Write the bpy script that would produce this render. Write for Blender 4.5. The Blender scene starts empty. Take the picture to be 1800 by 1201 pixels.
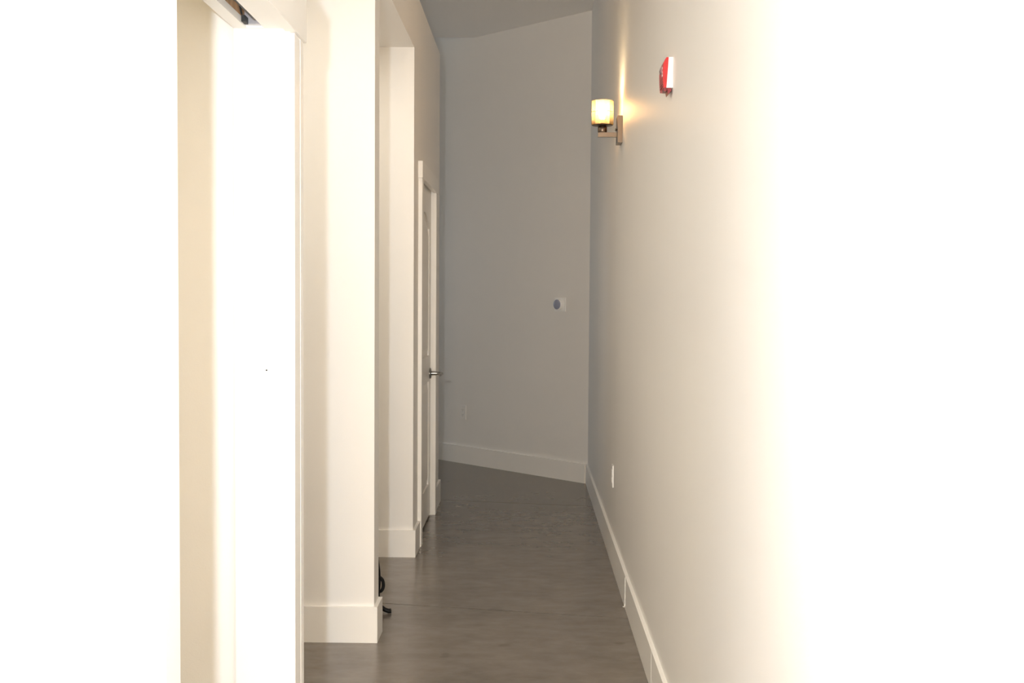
import bpy, bmesh, math, random
from mathutils import Vector, Matrix

random.seed(4)
S = bpy.context.scene
COL = S.collection
PI = math.pi
F, VX, VY, H = 2000.0, 935.0, 518.0, 1.40        # focal length and vanishing point in 1800x1201 pixels, eye height
ROLL = 0.38                                      # the camera is held a touch off level, degrees

# ------------------------------------------------------------------ camera, world, lights, exposure
cam = bpy.data.cameras.new('camera')
cam.sensor_width = 36.0
cam.lens = 36.0 * F / 1800.0
cam.clip_start = 0.02
camo = bpy.data.objects.new('camera', cam)
COL.objects.link(camo)
camo.location = (0, 0, H)
camo.rotation_euler = (Matrix.Rotation(math.atan((VX - 900.0) / F), 3, 'Z') @ Matrix.Rotation(PI / 2 - math.atan((600.5 - VY) / F), 3, 'X')
                       @ Matrix.Rotation(math.radians(ROLL), 3, 'Z')).to_euler()
S.camera = camo

S.view_settings.view_transform = 'Standard'
S.view_settings.look = 'None'
S.view_settings.gamma = 1.0
S.view_settings.use_curve_mapping = False
S.view_settings.exposure = 0.05
S.cycles.max_bounces = 16
S.cycles.sample_clamp_indirect = 3.0
S.cycles.diffuse_bounces = 12

w = bpy.data.worlds.new('world')
S.world = w
w.use_nodes = True
bg = w.node_tree.nodes['Background']
bg.inputs[0].default_value = (0.75, 0.87, 1.0, 1)
bg.inputs[1].default_value = 1.0

# the photographer's flash, a hand's breadth above and left of the lens
fl = bpy.data.lights.new('camera_flash', 'AREA')
fl.shape = 'DISK'
fl.size = 0.06
fl.energy = 65.0
fl.color = (0.80, 0.89, 1.0)
flo = bpy.data.objects.new('camera_flash', fl)
COL.objects.link(flo)
flo.location = (-0.19, 0.0, H + 0.20)
flo.rotation_euler = (PI / 2, 0, 0)

# daylight at the window of the open room to the left, beyond the corridor's end
wl = bpy.data.lights.new('window_daylight', 'AREA')
wl.shape = 'RECTANGLE'
wl.size = 1.5
wl.size_y = 1.5
wl.energy = 21.0
wl.color = (0.84, 0.92, 1.0)
wlo = bpy.data.objects.new('window_daylight', wl)
COL.objects.link(wlo)
wlo.location = (-4.49, 11.7, 1.75)
wlo.rotation_euler = (0, -PI / 2, 0)

# unseen warm fill light, added at a made-up opening behind the photographer
el = bpy.data.lights.new('rear_fill', 'AREA')
el.shape = 'RECTANGLE'
el.size = 0.8
el.size_y = 2.0
el.energy = 104.0
el.color = (1.0, 0.76, 0.48)
elo = bpy.data.objects.new('rear_fill', el)
COL.objects.link(elo)
elo.location = (-0.08, -2.19, 1.2)
elo.rotation_euler = (PI / 2, 0, 0)

# unseen warm lamps, added as fill inside the pocket-door room and the two alcoves on the left
for axx, ay, az, aw in ((-1.55, 1.3, 2.6, 17.0), (-1.20, 3.75, 2.68, 6.9), (-1.20, 5.35, 2.68, 6.6)):
    al = bpy.data.lights.new('alcove_fill', 'AREA')
    al.shape = 'DISK'
    al.size = 0.30
    al.energy = aw
    al.color = (1.0, 0.82, 0.48) if ay < 2 else (1.0, 0.92, 0.79)
    alo = bpy.data.objects.new('alcove_fill', al)
    COL.objects.link(alo)
    alo.location = (axx, ay, az)


# ------------------------------------------------------------------ materials
def mat(name, col, rough=0.5, metal=0.0, bump=None, var=None, spec=0.5, coat=0.0):
    m = bpy.data.materials.new(name)
    m.use_nodes = True
    nt = m.node_tree
    b = nt.nodes['Principled BSDF']
    b.inputs['Base Color'].default_value = (*col, 1)
    b.inputs['Roughness'].default_value = rough
    b.inputs['Metallic'].default_value = metal
    b.inputs['Specular IOR Level'].default_value = spec
    b.inputs['Coat Weight'].default_value = coat
    tc = nt.nodes.new('ShaderNodeTexCoord')
    if var:
        sc, amt = var
        n = nt.nodes.new('ShaderNodeTexNoise')
        n.inputs['Scale'].default_value = sc
        n.inputs['Detail'].default_value = 4
        nt.links.new(tc.outputs['Object'], n.inputs['Vector'])
        r = nt.nodes.new('ShaderNodeValToRGB')
        r.color_ramp.elements[0].position = 0.3
        r.color_ramp.elements[1].position = 0.7
        r.color_ramp.elements[0].color = (*[c * (1 - amt) for c in col], 1)
        r.color_ramp.elements[1].color = (*[min(1, c * (1 + amt)) for c in col], 1)
        nt.links.new(n.outputs['Fac'], r.inputs['Fac'])
        nt.links.new(r.outputs['Color'], b.inputs['Base Color'])
    if bump:
        sc, st = bump
        n = nt.nodes.new('ShaderNodeTexNoise')
        n.inputs['Scale'].default_value = sc
        n.inputs['Detail'].default_value = 3
        nt.links.new(tc.outputs['Object'], n.inputs['Vector'])
        bp = nt.nodes.new('ShaderNodeBump')
        bp.inputs['Strength'].default_value = st
        bp.inputs['Distance'].default_value = 0.002
        nt.links.new(n.outputs['Fac'], bp.inputs['Height'])
        nt.links.new(bp.outputs['Normal'], b.inputs['Normal'])
    return m


def concrete():
    m = mat('stained_concrete', (0.2, 0.17, 0.14), 0.22)
    nt = m.node_tree
    b = nt.nodes['Principled BSDF']
    tc = [n for n in nt.nodes if n.type == 'TEX_COORD'][0]
    mp = nt.nodes.new('ShaderNodeMapping')
    mp.inputs['Scale'].default_value = (1.0, 1.6, 1.0)
    nt.links.new(tc.outputs['Object'], mp.inputs['Vector'])
    n1 = nt.nodes.new('ShaderNodeTexNoise')
    n1.inputs['Scale'].default_value = 3.0
    n1.inputs['Detail'].default_value = 8
    n1.inputs['Roughness'].default_value = 0.65
    n2 = nt.nodes.new('ShaderNodeTexNoise')
    n2.inputs['Scale'].default_value = 11.0
    n2.inputs['Detail'].default_value = 3
    n2.inputs['Roughness'].default_value = 0.55
    for n in (n1, n2):
        nt.links.new(mp.outputs['Vector'], n.inputs['Vector'])
    mx = nt.nodes.new('ShaderNodeMix')
    mx.inputs[0].default_value = 0.34
    nt.links.new(n1.outputs['Fac'], mx.inputs[2])
    nt.links.new(n2.outputs['Fac'], mx.inputs[3])
    r = nt.nodes.new('ShaderNodeValToRGB')
    e = r.color_ramp.elements
    e[0].position = 0.30
    e[0].color = (*FLOOR_DARK, 1)
    e[1].position = 0.72
    e[1].color = (*FLOOR_LIGHT, 1)
    nt.links.new(mx.outputs[0], r.inputs['Fac'])
    # sparse small dark scuffs and drips
    n3 = nt.nodes.new('ShaderNodeTexNoise')
    n3.inputs['Scale'].default_value = 7.0
    n3.inputs['Detail'].default_value = 2
    nt.links.new(tc.outputs['Object'], n3.inputs['Vector'])
    sr = nt.nodes.new('ShaderNodeMapRange')
    sr.inputs['From Min'].default_value = 0.70
    sr.inputs['From Max'].default_value = 0.76
    sr.inputs['To Min'].default_value = 0.0
    sr.inputs['To Max'].default_value = 0.28
    nt.links.new(n3.outputs['Fac'], sr.inputs['Value'])
    sm = nt.nodes.new('ShaderNodeMix')
    sm.data_type = 'RGBA'
    sm.inputs[7].default_value = (0.05, 0.042, 0.035, 1)
    nt.links.new(sr.outputs['Result'], sm.inputs[0])
    nt.links.new(r.outputs['Color'], sm.inputs[6])
    nt.links.new(sm.outputs[2], b.inputs['Base Color'])
    rr = nt.nodes.new('ShaderNodeMapRange')
    rr.inputs['To Min'].default_value = 0.22
    rr.inputs['To Max'].default_value = 0.25
    nt.links.new(n2.outputs['Fac'], rr.inputs['Value'])
    nt.links.new(rr.outputs['Result'], b.inputs['Roughness'])
    return m


FLOOR_DARK = (0.125, 0.104, 0.084)
FLOOR_LIGHT = (0.215, 0.182, 0.150)
PAINT = (0.85, 0.832, 0.80)
M = {
    'wall': mat('warm_white_wall_paint', PAINT, 0.48, bump=(260, 0.12), var=(1.3, 0.012)),
    'ceiling': mat('flat_ceiling_paint', (0.90, 0.875, 0.835), 0.85, bump=(180, 0.2)),
    'trim': mat('white_trim_paint', (0.89, 0.87, 0.83), 0.35, var=(2.0, 0.01)),
    'door': mat('white_door_paint', (0.86, 0.83, 0.78), 0.34),
    'concrete': concrete(),
    'joint': mat('dark_joint_filler', (0.06, 0.05, 0.042), 0.8, var=(40, 0.2)),
    'wood': mat('raw_header_wood', (0.50, 0.30, 0.16), 0.7, var=(30, 0.25)),
    'track': mat('grey_track_steel', (0.55, 0.54, 0.56), 0.35, 0.7, var=(50, 0.05)),
    'black': mat('black_rubber', (0.012, 0.012, 0.012), 0.6, var=(30, 0.2)),
    'iron': mat('black_wrought_iron', (0.006, 0.006, 0.006), 0.5, 0.0, spec=0.22, bump=(90, 0.3)),
    'nickel': mat('brushed_nickel', (0.17, 0.128, 0.094), 0.32, 1.0, bump=(300, 0.05)),
    'chrome': mat('satin_chrome', (0.30, 0.295, 0.28), 0.2, 1.0, bump=(300, 0.03)),
    'red': mat('red_plastic', (0.50, 0.014, 0.018), 0.3, var=(20, 0.06)),
    'darkred': mat('dark_red_plastic', (0.20, 0.012, 0.018), 0.35, var=(20, 0.06)),
    'plastic': mat('white_plastic', (0.93, 0.93, 0.915), 0.3, var=(20, 0.01)),
    'plate': mat('painted_cover_plate', (0.865, 0.85, 0.825), 0.35, var=(20, 0.01)),
    'lens': mat('clear_strobe_lens', (0.30, 0.16, 0.17), 0.2, spec=0.5, var=(80, 0.08)),
    'dial': mat('blue_grey_dial', (0.33, 0.35, 0.46), 0.12, var=(12, 0.08)),
    'caulk': mat('white_caulk', (0.85, 0.84, 0.8), 0.5, var=(40, 0.03)),
    'slot': mat('dark_slot', (0.32, 0.31, 0.30), 0.7, var=(40, 0.2)),
}


def glass_mat():
    m = bpy.data.materials.new('ribbed_amber_glass')
    m.use_nodes = True
    nt = m.node_tree
    nt.nodes.clear()
    out = nt.nodes.new('ShaderNodeOutputMaterial')
    tr = nt.nodes.new('ShaderNodeBsdfTransparent')
    tr.inputs[0].default_value = (0.68, 0.58, 0.45, 1)
    tl = nt.nodes.new('ShaderNodeBsdfTranslucent')
    tl.inputs[0].default_value = (0.85, 0.70, 0.48, 1)
    gl = nt.nodes.new('ShaderNodeBsdfGlossy')
    gl.inputs['Roughness'].default_value = 0.08
    fr = nt.nodes.new('ShaderNodeFresnel')
    fr.inputs[0].default_value = 1.45
    # fine vertical ribbing: how clear the glass is varies around the cylinder
    tc = nt.nodes.new('ShaderNodeTexCoord')
    mp = nt.nodes.new('ShaderNodeMapping')
    mp.inputs['Scale'].default_value = (1, 1, 0.02)
    nz = nt.nodes.new('ShaderNodeTexNoise')
    nz.inputs['Scale'].default_value = 190
    nz.inputs['Detail'].default_value = 2
    mr = nt.nodes.new('ShaderNodeMapRange')
    mr.inputs['From Min'].default_value = 0.3
    mr.inputs['From Max'].default_value = 0.7
    mr.inputs['To Min'].default_value = 0.06
    mr.inputs['To Max'].default_value = 0.22
    nt.links.new(tc.outputs['Object'], mp.inputs[0])
    nt.links.new(mp.outputs[0], nz.inputs['Vector'])
    nt.links.new(nz.outputs['Fac'], mr.inputs['Value'])
    a = nt.nodes.new('ShaderNodeMixShader')
    nt.links.new(mr.outputs['Result'], a.inputs[0])
    nt.links.new(tr.outputs[0], a.inputs[1])
    nt.links.new(tl.outputs[0], a.inputs[2])
    c = nt.nodes.new('ShaderNodeMixShader')
    nt.links.new(fr.outputs[0], c.inputs[0])
    nt.links.new(a.outputs[0], c.inputs[1])
    nt.links.new(gl.outputs[0], c.inputs[2])
    nt.links.new(c.outputs[0], out.inputs[0])
    return m


def bulb_mat(strength):
    m = bpy.data.materials.new('lit_warm_bulb')
    m.use_nodes = True
    nt = m.node_tree
    nt.nodes.clear()
    out = nt.nodes.new('ShaderNodeOutputMaterial')
    em = nt.nodes.new('ShaderNodeEmission')
    em.inputs[0].default_value = (1.0, 0.70, 0.38, 1)
    em.inputs[1].default_value = strength
    nt.links.new(em.outputs[0], out.inputs[0])
    return m


M['glass'] = glass_mat()
M['bulb'] = bulb_mat(260.0)


# ------------------------------------------------------------------ mesh helpers
def link(o, parent=None, kind=None, label=None, cat=None, group=None):
    COL.objects.link(o)
    if parent:
        o.parent = parent
    if kind:
        o['kind'] = kind
    if label:
        o['label'] = label
    if cat:
        o['category'] = cat
    if group:
        o['group'] = group
    return o


def build(name, bm, m, parent=None, smooth=False, bevel=0.0, segs=2, **kw):
    me = bpy.data.meshes.new(name)
    if bevel:
        bmesh.ops.bevel(bm, geom=[e for e in bm.edges if e.calc_face_angle(0) > 0.6], offset=bevel, segments=segs,
                        affect='EDGES', profile=0.6)
    bmesh.ops.recalc_face_normals(bm, faces=bm.faces[:])
    bm.to_mesh(me)
    bm.free()
    if smooth:
        for p in me.polygons:
            p.use_smooth = True
        try:
            me.set_sharp_from_angle(angle=math.radians(40))
        except Exception:
            pass
    me.materials.append(M[m] if isinstance(m, str) else m)
    return link(bpy.data.objects.new(name, me), parent, **kw)


def box(bm, x0, x1, y0, y1, z0, z1):
    vs = [bm.verts.new(p) for p in ((x0, y0, z0), (x1, y0, z0), (x1, y1, z0), (x0, y1, z0),
                                    (x0, y0, z1), (x1, y0, z1), (x1, y1, z1), (x0, y1, z1))]
    for f in ((3, 2, 1, 0), (4, 5, 6, 7), (0, 1, 5, 4), (1, 2, 6, 5), (2, 3, 7, 6), (3, 0, 4, 7)):
        bm.faces.new([vs[i] for i in f])
    return bm


def B(*boxes):
    bm = bmesh.new()
    for b in boxes:
        box(bm, *b)
    return bm


def prism(bm, pts, z0, z1):
    lo = [bm.verts.new((x, y, z0)) for x, y in pts]
    hi = [bm.verts.new((x, y, z1)) for x, y in pts]
    n = len(pts)
    bm.faces.new(lo[::-1])
    bm.faces.new(hi)
    for i in range(n):
        j = (i + 1) % n
        bm.faces.new((lo[i], lo[j], hi[j], hi[i]))
    return bm


def slab3(bm, pts, axis, a0, a1):
    """extrude a 2-D outline along one axis; axis 'x': outline is (y, z); 'y': outline is (x, z)"""
    mk = {'x': lambda p, a: (a, p[0], p[1]), 'y': lambda p, a: (p[0], a, p[1])}[axis]
    lo = [bm.verts.new(mk(p, a0)) for p in pts]
    hi = [bm.verts.new(mk(p, a1)) for p in pts]
    n = len(pts)
    bm.faces.new(lo[::-1])
    bm.faces.new(hi)
    for i in range(n):
        j = (i + 1) % n
        bm.faces.new((lo[i], lo[j], hi[j], hi[i]))
    return bm


def lathe(bm, prof, n=32, center=(0, 0, 0), axis='z', closed=False):
    rings = []
    for r, h in prof:
        ring = []
        for k in range(n):
            a = 2 * PI * k / n
            u, v = r * math.cos(a), r * math.sin(a)
            p = {'z': (u, v, h), 'x': (h, u, v), 'y': (u, h, v)}[axis]
            ring.append(bm.verts.new((p[0] + center[0], p[1] + center[1], p[2] + center[2])))
        rings.append(ring)
    m = len(rings)
    for i in range(m if closed else m - 1):
        A, Bq = rings[i], rings[(i + 1) % m]
        for k in range(n):
            j = (k + 1) % n
            bm.faces.new((A[k], A[j], Bq[j], Bq[k]))
    if not closed:
        if prof[0][0] > 1e-5:
            bm.faces.new(rings[0][::-1])
        if prof[-1][0] > 1e-5:
            bm.faces.new(rings[-1])
    bmesh.ops.remove_doubles(bm, verts=bm.verts[:], dist=1e-6)
    return bm


def tube(bm, pts, radii, n=10):
    pts = [Vector(p) for p in pts]
    rings = []
    up = Vector((0.31, 0.95, 0.11)).normalized()
    for i, p in enumerate(pts):
        t = (pts[min(i + 1, len(pts) - 1)] - pts[max(i - 1, 0)]).normalized()
        a = t.cross(up)
        if a.length < 1e-4:
            a = t.cross(Vector((1, 0, 0)))
        a.normalize()
        b = t.cross(a).normalized()
        r = radii[i] if isinstance(radii, (list, tuple)) else radii
        rings.append([bm.verts.new(p + a * r * math.cos(2 * PI * k / n) + b * r * math.sin(2 * PI * k / n)) for k in range(n)])
    for A, Bq in zip(rings, rings[1:]):
        for k in range(n):
            j = (k + 1) % n
            bm.faces.new((A[k], A[j], Bq[j], Bq[k]))
    bm.faces.new(rings[0][::-1])
    bm.faces.new(rings[-1])
    return bm


def smooth_path(ctrl, n=8):
    P = [Vector(c) for c in ctrl]
    out = []
    for i in range(len(P) - 1):
        p0, p1, p2, p3 = P[max(i - 1, 0)], P[i], P[i + 1], P[min(i + 2, len(P) - 1)]
        for k in range(n):
            t = k / n
            out.append(0.5 * ((2 * p1) + (-p0 + p2) * t + (2 * p0 - 5 * p1 + 4 * p2 - p3) * t * t + (-p0 + 3 * p1 - 3 * p2 + p3) * t ** 3))
    out.append(P[-1])
    return out


def empty(name, loc=(0, 0, 0), rz=0.0, **kw):
    o = bpy.data.objects.new(name, None)
    o.location = loc
    o.rotation_euler = (0, 0, rz)
    o.empty_display_size = 0.05
    return link(o, **kw)


# ------------------------------------------------------------------ plan of the place
WX = -0.626            # corridor face of the left wall
WT = 0.13              # its thickness
WTOP = 3.0            # it stops short of the ceiling
CEIL = 3.478
HIGH = 4.30            # ceiling of the open room beyond
BH, BT = 0.145, 0.015  # baseboard height and thickness


def rx(y):             # corridor face of the right wall, closing in very slightly
    return 0.467 - 0.0054 * y


bd = Vector((-0.7126, 0.7016, 0)).normalized()        # along the angled end wall, right to left
bn = Vector((-bd.y, bd.x, 0))                         # its normal into the corridor
if bn.y > 0:
    bn = -bn
B0 = Vector((0.4135, 8.4207, 0))


def bw(t, d=0.0, z=0.0):   # point on the end wall
    p = B0 + bd * t + bn * d
    return Vector((p.x, p.y, z))


# ------------------------------------------------------------------ floor: slabs between control joints
floor = empty('floor', (0, 0, 0), kind='structure')
base = build('joint_filler', B((-4.7, 0.95, -2.2, 14.2, -0.09, -0.006)), 'joint', floor)
joints = [-2.9, -0.30, 2.33, 4.965, 7.575, 10.2, 14.4]
g = 0.004
for a, b in zip(joints, joints[1:]):
    def jy(j, x):
        return j - 0.18 * x
    y0a, y0b = jy(a, -4.7) + g, jy(a, 0.95) + g
    y1a, y1b = jy(b, -4.7) - g, jy(b, 0.95) - g
    bm = prism(bmesh.new(), [(-4.7, y0a), (0.95, y0b), (0.95, y1b), (-4.7, y1a)], -0.05, 0.0)
    build('concrete_slab', bm, 'concrete', floor, bevel=0.003, segs=2)

# ------------------------------------------------------------------ ceiling: lower flat slab, higher beyond its edge
build('ceiling', B((-4.7, 0.95, -2.2, 9.3, CEIL, HIGH + 0.1), (-4.7, 0.95, 9.3, 14.2, HIGH, HIGH + 0.1)), 'ceiling', kind='structure')

# ------------------------------------------------------------------ walls
c0 = bw(-0.0115)
bm = prism(bmesh.new(), [(rx(-2.2), -2.2), (0.90, -2.2), (0.90, 8.6), (rx(8.6), 8.6)], 0, CEIL)
build('wall_right', bm, 'wall', kind='structure')
p, q, r_, s_ = bw(-0.35), bw(7.2), bw(7.2, -0.15), bw(-0.35, -0.15)
bm = prism(bmesh.new(), [(v.x, v.y) for v in (p, q, r_, s_)], 0, HIGH)
build('wall_end', bm, 'wall', kind='structure')
build('wall_behind', B((-4.7, -0.5, -2.3, -2.2, 0, CEIL), (0.34, 0.9, -2.3, -2.2, 0, CEIL), (-0.5, 0.34, -2.3, -2.2, 2.25, CEIL)), 'wall', kind='structure')
ed = build('fill_opening_frame', B((-0.5, -0.43, -2.29, -2.25, 0, 2.25), (0.27, 0.34, -2.29, -2.25, 0, 2.25), (-0.43, 0.27, -2.29, -2.25, 0, 0.12),
                       (-0.43, 0.27, -2.29, -2.25, 2.15, 2.25)), 'trim', kind='structure')  # invented door frame in the opening made for the rear fill light
# outer wall with the window that lets in the daylight
wy0, wy1, wz0, wz1 = 10.9, 12.5, 0.95, 2.55
build('wall_outer', B((-4.7, -4.5, -2.3, wy0, 0, HIGH), (-4.7, -4.5, wy1, 13.6, 0, HIGH),
                      (-4.7, -4.5, wy0, wy1, 0, wz0), (-4.7, -4.5, wy0, wy1, wz1, HIGH)), 'wall', kind='structure')
win = empty('window_1', (-4.6, (wy0 + wy1) / 2, wz0), kind='structure')


def child(o, parent):
    o.parent = parent
    o.matrix_parent_inverse = Matrix.Translation(parent.location).inverted()
    return o


fw = 0.05
child(build('window_frame', B((-4.64, -4.56, wy0, wy0 + fw, wz0, wz1), (-4.64, -4.56, wy1 - fw, wy1, wz0, wz1),
                              (-4.64, -4.56, wy0 + fw, wy1 - fw, wz0, wz0 + fw), (-4.64, -4.56, wy0 + fw, wy1 - fw, wz1 - fw, wz1),
                              (-4.63, -4.57, (wy0 + wy1) / 2 - 0.02, (wy0 + wy1) / 2 + 0.02, wz0 + fw, wz1 - fw)), 'trim'), win)

# left wall: pocket-door wall, two alcove openings, the stretch with the door.  Face at WX, top at WTOP
HZ_ROUGH = 2.128
D0, D1 = 1.925, 2.905            # rough opening of the pocket door
P0a, P0b = 2.906, 3.0            # partition beside it
P1a, P1b = 4.512, 4.642          # partition between the alcoves
P2a = 6.0                        # near end of the stretch with the door
E0, E1 = 6.300, 7.185            # rough opening of the door
WEND = 7.64
AX = -1.75                       # back of the alcoves
XI = WX - WT
boxes = [(XI, WX, -2.2, D0, 0, WTOP), (XI, WX, D0, D1, HZ_ROUGH, WTOP), (AX, WX, P0a, P0b, 0, WTOP),
         (XI, WX, P0b, P1a, 2.69, WTOP), (AX, WX, P1a, P1b, 0, WTOP), (XI, WX, P1b, P2a, 2.69, WTOP),
         (XI, WX, P2a, E0, 0, WTOP), (XI, WX, E0, E1, 2.06, WTOP), (XI, WX, E1, WEND, 0, WTOP),
         (AX, XI, P2a, P2a + WT, 0, WTOP), (AX - 0.1, AX, 2.906, WEND, 0, WTOP), (AX, XI, WEND - WT, WEND, 0, WTOP),
         (AX - 0.9, AX - 0.1, P0a, P0b, 0, WTOP), (AX - 1.0, AX - 0.9, -2.2, P0b, 0, WTOP)]
build('wall_left', B(*boxes), 'wall', kind='structure')
build('trim_1', B((AX, XI, P0b, P1a, 2.69, 2.80), (AX, XI, P1b, P2a, 2.69, 2.80)), 'wall', kind='structure')   # alcove soffits

# ------------------------------------------------------------------ baseboards
bb = empty('baseboard_right', (0.44, 3.0, 0), kind='structure')
for a, b in ((-2.2, 3.986), (3.988, 5.036), (5.040, 8.425)):
    ea = 0.0 if b < 8 else 0.0
    bm = prism(bmesh.new(), [(rx(a) - BT, a), (rx(a), a), (rx(b), b), (rx(b) - BT, b)], 0, BH)
    child(build('board', bm, 'trim', bevel=0.002, segs=1), bb)
# caulk squeezed out of the joint, with a little tail at the floor
xj = rx(5.036) - BT
pts = smooth_path([(xj - 0.001, 5.037, BH - 0.004), (xj - 0.001, 5.037, 0.08), (xj - 0.001, 5.036, 0.03), (xj - 0.004, 5.030, 0.012), (xj - 0.010, 5.024, 0.014)], 5)
child(build('caulk_bead', tube(bmesh.new(), pts, 0.0022, 6), 'caulk', smooth=True), bb)
xj = rx(3.987) - BT
child(build('caulk_bead', tube(bmesh.new(), [(xj + 0.0005, 3.987, 0.004), (xj + 0.0005, 3.987, BH - 0.004)], 0.0014, 6), 'caulk', smooth=True), bb)

a, b, c, d = bw(0.008), bw(6.9), bw(6.9, BT), bw(0.008, BT)
build('baseboard_end', prism(bmesh.new(), [(v.x, v.y) for v in (a, b, c, d)], 0, BH), 'trim', bevel=0.002, segs=1, kind='structure')

bl = empty('baseboard_left', (WX, 4.5, 0), kind='structure')
fx = WX + BT
L = [
    ((AX, fx, P1a - BT, P1a, 0, BH), 'board'), ((WX, fx, P1a, P1b, 0, BH), 'board'), ((AX, fx, P1b, P1b + BT, 0, BH), 'board'),
    ((AX, fx, P2a - BT, P2a, 0, BH), 'board'), ((WX, fx, P2a, 6.239, 0, BH), 'board'),
    ((WX, fx, 7.249, WEND, 0, BH), 'board'), ((AX, fx, WEND, WEND + BT, 0, BH), 'board'),
    ((WX, fx, -2.2, 1.858, 0, BH), 'board'), ((AX, WX - 0.002, P0b, P0b + BT, 0, BH), 'board'),
    ((AX - 0.9, -0.778, P0a - BT, P0a, 0, BH), 'board'),
]
for bx, nm in L:
    child(build(nm, B(bx), 'trim', bevel=0.0018, segs=1), bl)

# ------------------------------------------------------------------ pocket-door opening (door_2)
pd = empty('door_2', (WX, 2.4, 0), kind='structure')
HZ = 2.066
CT = 0.021
JX0, JX1 = -0.757, -0.616


def pc(name, bm, m, bevel=0.0015, **kw):
    return child(build(name, bm, m, bevel=bevel, segs=2, **kw), pd)


pc('jamb', B((JX0, JX1, 2.885, 2.905, 0, HZ)), 'trim')
pc('jamb', B((JX0, JX1, 1.925, 1.945, 0, HZ)), 'trim')
# split head jamb either side of the track slot
pc('head_jamb', B((-0.679, JX1, 1.945, 2.885, HZ, HZ + 0.018)), 'trim', 0.001)
pc('head_jamb', B((JX0, -0.724, 1.945, 2.885, HZ, HZ + 0.018)), 'trim', 0.001)
pc('head_jamb', B((-0.724, -0.679, 2.879, 2.885, HZ, HZ + 0.018)), 'trim', 0)
pc('header_wood', B((-0.734, -0.7245, 1.945, 2.885, HZ + 0.0185, HZ + 0.042), (-0.734, -0.670, 1.945, 2.885, HZ + 0.046, HZ + 0.06)), 'wood', 0)
pc('track', B((-0.7245, -0.674, 1.945, 2.862, HZ + 0.0425, HZ + 0.0458)), 'track', 0)
pc('track_end_block', B((-0.724, -0.679, 2.862, 2.8785, HZ + 0.006, HZ + 0.0458)), 'track', 0.001)
pc('slot_seal', B((-0.6850, -0.6792, 1.945, 2.775, HZ + 0.0002, HZ + 0.010)), 'black', 0)
pc('door_stop', B((-0.7235, -0.7145, 2.828, 2.861, HZ + 0.004, HZ + 0.020)), 'black', 0.002)
pc('track_screw', tube(bmesh.new(), [(-0.7195, 2.815, HZ + 0.019), (-0.7195, 2.795, HZ + 0.040)], 0.0022, 8), 'black', 0)
# casing on the corridor side
for y0, y1 in ((1.860, 1.937), (2.893, 3.000)):
    cs = pc('casing', B((WX, WX + CT, y0, y1, 0, 2.057)), 'trim', 0.002)
pc('casing_bead', B((WX, WX + CT + 0.0006, 2.962, 2.9995, 0, 2.0565)), 'trim', 0.0004)
pc('head_casing', B((WX, WX + CT + 0.006, 1.82, 3.016, 2.058, 2.186)), 'trim', 0.002)
# casing on the room side
pc('casing', B((XI - 0.018, XI, 1.855, 1.937, 0, 2.057)), 'trim', 0.002)
pc('nail_hole', lathe(bmesh.new(), [(0.0, 2.8838), (0.0022, 2.8842), (0.0022, 2.886)], 10, (-0.676, 0, 1.203), 'y'), 'black', 0)

# ------------------------------------------------------------------ hinged door (door_1)
dr = empty('door_1', (WX, 6.74, 0), kind='structure')


def dc(name, bm, m, parent=None, bevel=0.0015, **kw):
    o = child(build(name, bm, m, bevel=bevel, segs=2, **kw), dr)
    return o


dc('jamb', B((XI, WX + 0.004, 6.301, 6.330, 0, 2.045)), 'trim')
dc('jamb', B((XI, WX + 0.004, 7.155, 7.184, 0, 2.045)), 'trim')
dc('head_jamb', B((XI, WX + 0.004, 6.301, 7.184, 2.045, 2.06)), 'trim')
dc('casing', B((WX, WX + CT, 6.240, 6.326, 0, 2.034)), 'trim', bevel=0.002)
dc('casing', B((WX, WX + CT, 7.160, 7.246, 0, 2.034)), 'trim', bevel=0.002)
dc('head_casing', B((WX, WX + CT + 0.003, 6.228, 7.262, 2.0345, 2.126)), 'trim', bevel=0.002)
dc('door_stop', B((WX - 0.062, WX - 0.050, 6.330, 6.345, 0, 2.045), (WX - 0.062, WX - 0.050, 7.140, 7.155, 0, 2.045)), 'trim')
# slab: stiles and rails round two sunk fields; raised panels, the upper with an arched head
SX = WX - 0.012           # face of the slab
SB = SX - 0.035
dy0, dy1 = 6.333, 7.152
bmin = 0.014
py0, py1 = dy0 + 0.115, dy1 - 0.115


def arch(y0, y1, z0, z1, rise, inset=0.0, n=14):
    y0, y1, z0 = y0 + inset, y1 - inset, z0 + inset
    pts = [(y0, z0), (y1, z0)]
    for k in range(n + 1):
        u = k / n
        yy = y1 + (y0 - y1) * u
        pts.append((yy, z1 - inset + rise * math.sin(PI * u) ** 1.0))
    return pts


slab = dc('slab', B((SB, SX - 0.010, dy0, dy1, bmin, 2.042)), 'door')
outl = arch(py0, py1, 1.02, 1.80, 0.085)
bm = bmesh.new()
box(bm, SX - 0.0101, SX, dy0, py0, bmin, 2.042)
box(bm, SX - 0.0101, SX, py1, dy1, bmin, 2.042)
box(bm, SX - 0.0101, SX, py0, py1, bmin, 0.215)
box(bm, SX - 0.0101, SX, py0, py1, 0.86, 1.02)
top = [p for p in outl[2:]][::-1]
slab3(bm, [(py0, 2.042)] + top + [(py1, 2.042)], 'x', SX - 0.0101, SX)
fr = build('stile_and_rail', bm, 'door')
child(fr, dr)


def raised(pa, pb, name):
    bm = bmesh.new()
    A = [bm.verts.new((SX - 0.0102, y, z)) for y, z in pa]
    C = [bm.verts.new((SX - 0.001, y, z)) for y, z in pb]
    n = len(pa)
    for i in range(n):
        j = (i + 1) % n
        bm.faces.new((A[i], A[j], C[j], C[i]))
    bm.faces.new(C)
    bm.faces.new(A[::-1])
    o = build(name, bm, 'door')
    child(o, dr)


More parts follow.
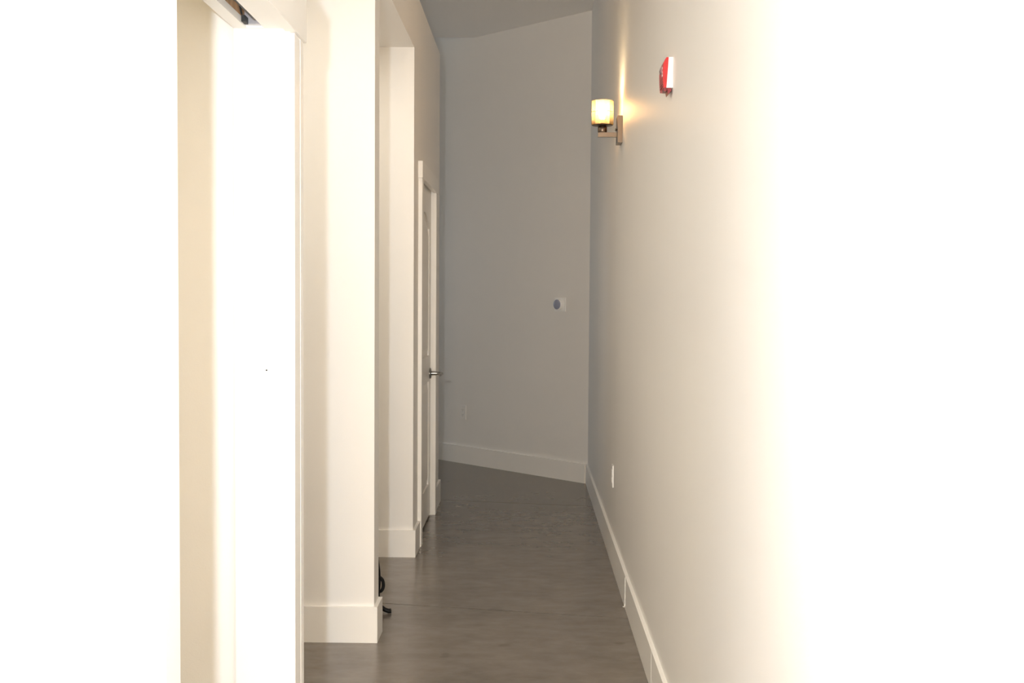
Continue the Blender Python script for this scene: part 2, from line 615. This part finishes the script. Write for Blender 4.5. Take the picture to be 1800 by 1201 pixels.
raised(arch(py0, py1, 1.02, 1.80, 0.085, 0.012), arch(py0, py1, 1.02, 1.80, 0.085, 0.05), 'panel')
rect = lambda i: [(py0 + i, 0.215 + i), (py1 - i, 0.215 + i), (py1 - i, 0.86 - i), (py0 + i, 0.86 - i)]
raised(rect(0.012), rect(0.05), 'panel')
# lever handle on a round rose
hy, hz = dy1 - 0.066, 0.905
hd = dc('handle', lathe(bmesh.new(), [(0.0, SX + 0.001), (0.034, SX + 0.001), (0.034, SX + 0.006), (0.030, SX + 0.010), (0.014, SX + 0.013), (0.011, SX + 0.045), (0.0, SX + 0.045)], 28, (0, hy, hz), 'x'),
        'chrome', bevel=0, smooth=True)
lev = smooth_path([(SX + 0.026, hy, hz), (SX + 0.064, hy, hz), (SX + 0.076, hy - 0.012, hz), (SX + 0.077, hy - 0.06, hz - 0.001), (SX + 0.072, hy - 0.115, hz - 0.003)], 6)
lv = build('lever', tube(bmesh.new(), lev, [0.010] * (len(lev) - 6) + [0.0095, 0.009, 0.0088, 0.0085, 0.008, 0.0055], 12), 'chrome', smooth=True)
lv.parent = hd
for hzz in (0.28, 1.05, 1.80):
    dc('hinge', lathe(bmesh.new(), [(0.0, hzz - 0.045), (0.006, hzz - 0.045), (0.006, hzz + 0.045), (0.0, hzz + 0.045)], 10, (SX + 0.006, dy0 + 0.001, 0), 'z'), 'chrome', bevel=0, smooth=True)

# ------------------------------------------------------------------ wall sconce on the right wall
sy = 5.675
sc = empty('wall_sconce', (rx(sy), sy, 2.1490), kind=None, label='brushed nickel wall sconce with lit amber glass cylinder shade on right wall', cat='wall lamp')


def sp(name, bm, m, parent=None, **kw):
    o = build(name, bm, m, **kw)
    if parent is None:
        child(o, sc)
    else:
        o.parent = parent
    return o


X0 = rx(sy)
bp_ = sp('backplate', B((X0 - 0.024, X0 - 0.0002, sy - 0.058, sy + 0.058, 2.1490, 2.2800)), 'nickel', bevel=0.002)
cx = 0.341
sp('arm', B((cx - 0.022, X0 - 0.0245, sy - 0.010, sy + 0.010, 2.1820, 2.2040)), 'nickel', bevel=0.002)
sp('thumb_knob', lathe(bmesh.new(), [(0.0, X0 - 0.036), (0.005, X0 - 0.035), (0.0068, X0 - 0.031), (0.004, X0 - 0.027), (0.003, X0 - 0.0235)], 14, (0, sy - 0.03, 2.2140), 'x'), 'chrome', smooth=True)
sp('socket_cup', lathe(bmesh.new(), [(0.0, 2.2045), (0.021, 2.2045), (0.023, 2.2080), (0.023, 2.2300), (0.019, 2.2350), (0.0, 2.2350)], 28, (cx, sy, 0), 'z'), 'nickel', smooth=True)
sp('dish', lathe(bmesh.new(), [(0.0, 2.2352), (0.030, 2.2352), (0.050, 2.2380), (0.052, 2.2410), (0.0, 2.2415)], 36, (cx, sy, 0), 'z'), 'nickel', smooth=True)
R = 0.0545
gs = sp('glass_shade', lathe(bmesh.new(), [(R, 2.2420), (R, 2.3580), (R - 0.003, 2.3580), (R - 0.003, 2.2420)], 48, (cx, sy, 0), 'z', closed=True), 'glass', smooth=True)
sp('glass_band', lathe(bmesh.new(), [(R + 0.0002, 2.3025), (R + 0.0012, 2.3030), (R + 0.0012, 2.3045), (R + 0.0002, 2.3050)], 48, (cx, sy, 0), 'z', closed=True), 'nickel', smooth=True)
sp('lamp_holder', lathe(bmesh.new(), [(0.0, 2.2416), (0.016, 2.2416), (0.016, 2.2680), (0.0, 2.2680)], 24, (cx, sy, 0), 'z'), 'nickel', smooth=True)
sp('bulb', lathe(bmesh.new(), [(0.0, 2.2682), (0.010, 2.2690), (0.012, 2.2860), (0.020, 2.3040), (0.0255, 2.3190), (0.0245, 2.3330), (0.016, 2.3430), (0.0, 2.3470)], 28, (cx, sy, 0), 'z'), 'bulb', smooth=True)

# ------------------------------------------------------------------ fire alarm strobe on the right wall
ay0, ay1 = 3.70, 3.805
ax = rx(ay0)
fa = empty('fire_alarm', (ax, (ay0 + ay1) / 2, 2.0520), label='red and white fire alarm horn strobe high on the right wall', cat='fire alarm')


def fp(name, bm, m, **kw):
    return child(build(name, bm, m, **kw), fa)


fp('white_housing', slab3(bmesh.new(), [(ax + 0.0005, 2.0690), (ax - 0.020, 2.0690), (ax - 0.0165, 2.1190), (ax - 0.0135, 2.1665), (ax + 0.0005, 2.1665)], 'y', ay0, ay1), 'plastic', bevel=0.0015)
fp('red_cover', slab3(bmesh.new(), [(ax - 0.0202, 2.0690), (ax - 0.029, 2.0690), (ax - 0.0315, 2.0940), (ax - 0.0325, 2.1270), (ax - 0.030, 2.1480), (ax - 0.0255, 2.1590), (ax - 0.021, 2.1665), (ax - 0.0137, 2.1665), (ax - 0.0167, 2.1190)], 'y', ay0 + 0.001, ay1 - 0.001), 'red', bevel=0.002)
fp('strobe_lens', slab3(bmesh.new(), [(ax - 0.028, 2.1210), (ax - 0.034, 2.1230), (ax - 0.0365, 2.1330), (ax - 0.034, 2.1420), (ax - 0.026, 2.1490)], 'y', ay0 + 0.034, ay1 - 0.034), 'lens', bevel=0.0012)
fp('mounting_tab', B((ax - 0.028, ax - 0.019, ay0 + 0.004, ay0 + 0.05, 2.0590, 2.0688)), 'darkred', bevel=0.0015)
fp('mounting_tab', slab3(bmesh.new(), [(ax - 0.0185, 2.0688), (ax - 0.005, 2.0685), (ax - 0.003, 2.0610), (ax - 0.014, 2.0480)], 'y', ay0 + 0.004, ay0 + 0.06), 'darkred', bevel=0.001)
fp('grille', B(*[(ax - 0.0318, ax - 0.0285, ay0 + 0.02, ay1 - 0.02, 2.0750 + k * 0.008, 2.0780 + k * 0.008) for k in range(4)]), 'darkred')


def text_mesh(name, body, size, depth, m):
    cu = bpy.data.curves.new('lettering', 'FONT')
    cu.body = body
    cu.size = size
    cu.extrude = depth
    cu.align_x = 'CENTER'
    cu.align_y = 'CENTER'
    to = bpy.data.objects.new('lettering', cu)
    COL.objects.link(to)
    bpy.context.view_layer.update()
    me = bpy.data.meshes.new_from_object(to.evaluated_get(bpy.context.evaluated_depsgraph_get()))
    bpy.data.objects.remove(to)
    bpy.data.curves.remove(cu)
    me.materials.clear()
    me.materials.append(M[m])
    return link(bpy.data.objects.new(name, me))


# lettering reads down the cover, facing into the corridor
for yy in (ay0 + 0.018,):
    t = text_mesh('lettering', 'FIRE', 0.017, 0.0004, 'plastic')
    # local x -> -z (reads downwards), local z -> -x
    rot = Matrix(((0, 0, -1), (0, -1, 0), (-1, 0, 0))).transposed().to_4x4()
    t.matrix_world = Matrix.Translation((ax - 0.0324, yy, 2.1220)) @ rot
    child(t, fa)

# ------------------------------------------------------------------ thermostat and outlets


def on_end_wall(o_name, t, z, **kw):
    """an Empty on the angled end wall: local x along the wall to the right, local -y out of the wall"""
    p = bw(t, 0.0, z)
    ang = math.atan2(-bd.y, -bd.x)
    return empty(o_name, p, ang, **kw)


def local(name, bm, m, parent, **kw):
    return build(name, bm, m, parent, **kw)


th = on_end_wall('thermostat', 0.280, 1.327, label='round blue-grey dial thermostat on white square plate, on the angled end wall', cat='thermostat')
local('wall_plate', B((-0.054, 0.054, -0.008, 0.0, -0.052, 0.052)), 'plastic', th, bevel=0.003)
local('dial_ring', lathe(bmesh.new(), [(0.0, -0.0082), (0.040, -0.0082), (0.041, -0.012), (0.041, -0.030), (0.038, -0.033), (0.0, -0.033)], 40, (-0.006, 0, 0.001), 'y'), 'plastic', th, smooth=True)
local('dial_face', lathe(bmesh.new(), [(0.0, -0.0332), (0.037, -0.0332), (0.034, -0.0365), (0.022, -0.039), (0.0, -0.040)], 40, (-0.006, 0, 0.001), 'y'), 'dial', th, smooth=True)


def outlet_parts(root, th=0.006, pm='plastic'):
    local('cover_plate', B((-0.035, 0.035, -th, 0.0, -0.0575, 0.0575)), pm, root, bevel=0.002)
    for dz in (-0.02, 0.02):
        rec = local('receptacle', B((-0.017, 0.017, -0.0082, -0.0055, dz - 0.0145, dz + 0.0145)), pm, root, bevel=0.003)
        local('slot', B((-0.0075, -0.0055, -0.0085, -0.008, dz - 0.004, dz + 0.006), (0.0055, 0.0075, -0.0085, -0.008, dz - 0.004, dz + 0.006),
                        (-0.002, 0.002, -0.0085, -0.008, dz - 0.011, dz - 0.007)), 'slot', rec)
    local('screw', lathe(bmesh.new(), [(0.0, -0.0061), (0.003, -0.0061), (0.0026, -0.0072), (0.0, -0.0074)], 12, (0, 0, 0), 'y'), pm, root)


o1 = on_end_wall('electrical_outlet', 1.370, 0.4235, label='white electrical outlet low on the grey angled end wall', cat='outlet')
outlet_parts(o1, 0.0078, 'plate')
oy = 5.99
o2 = empty('electrical_outlet', (rx(oy), oy, 0.446), -PI / 2 + math.atan(0.0054), label='white electrical outlet seen edge-on above the right wall baseboard', cat='outlet')
outlet_parts(o2)

# ------------------------------------------------------------------ black iron stand standing behind the partition, one scrolled leg peeking out
stx, sty = -0.80, 4.93
sd = empty('plant_stand', (stx, sty, 0), label='black wrought-iron stand with scrolled leg peeking out behind the partition', cat='stand')
build('post', lathe(bmesh.new(), [(0.0, 0.10), (0.009, 0.10), (0.009, 0.545), (0.0, 0.545)], 14), 'iron', sd, smooth=True)
build('top', lathe(bmesh.new(), [(0.0, 0.545), (0.105, 0.545), (0.112, 0.552), (0.112, 0.558), (0.105, 0.562), (0.0, 0.562)], 32), 'iron', sd, smooth=True)
leg_c = [(0.005, 0, 0.42), (0.06, 0, 0.37), (0.110, 0, 0.30), (0.132, 0, 0.22), (0.138, 0, 0.15), (0.134, 0, 0.09), (0.138, 0, 0.045), (0.158, 0, 0.02), (0.180, 0, 0.011), (0.191, 0, 0.012)]
lp = smooth_path(leg_c, 6)
rad = [0.006 + 0.0045 * (i / len(lp)) for i in range(len(lp))]
curl = smooth_path([(0.138, 0.002, 0.16), (0.150, 0.004, 0.150), (0.157, 0.006, 0.130), (0.154, 0.006, 0.108), (0.142, 0.004, 0.095), (0.130, 0.002, 0.104), (0.132, 0.0, 0.120), (0.141, 0.0, 0.124)], 5)
for k in range(3):
    a = 2 * PI * k / 3 - 0.03
    lg = build('leg', tube(bmesh.new(), lp, rad, 10), 'iron', sd, smooth=True)
    lg.rotation_euler = (0, 0, a)
    cr = build('scroll', tube(bmesh.new(), curl, 0.0075, 8), 'iron', lg, smooth=True)
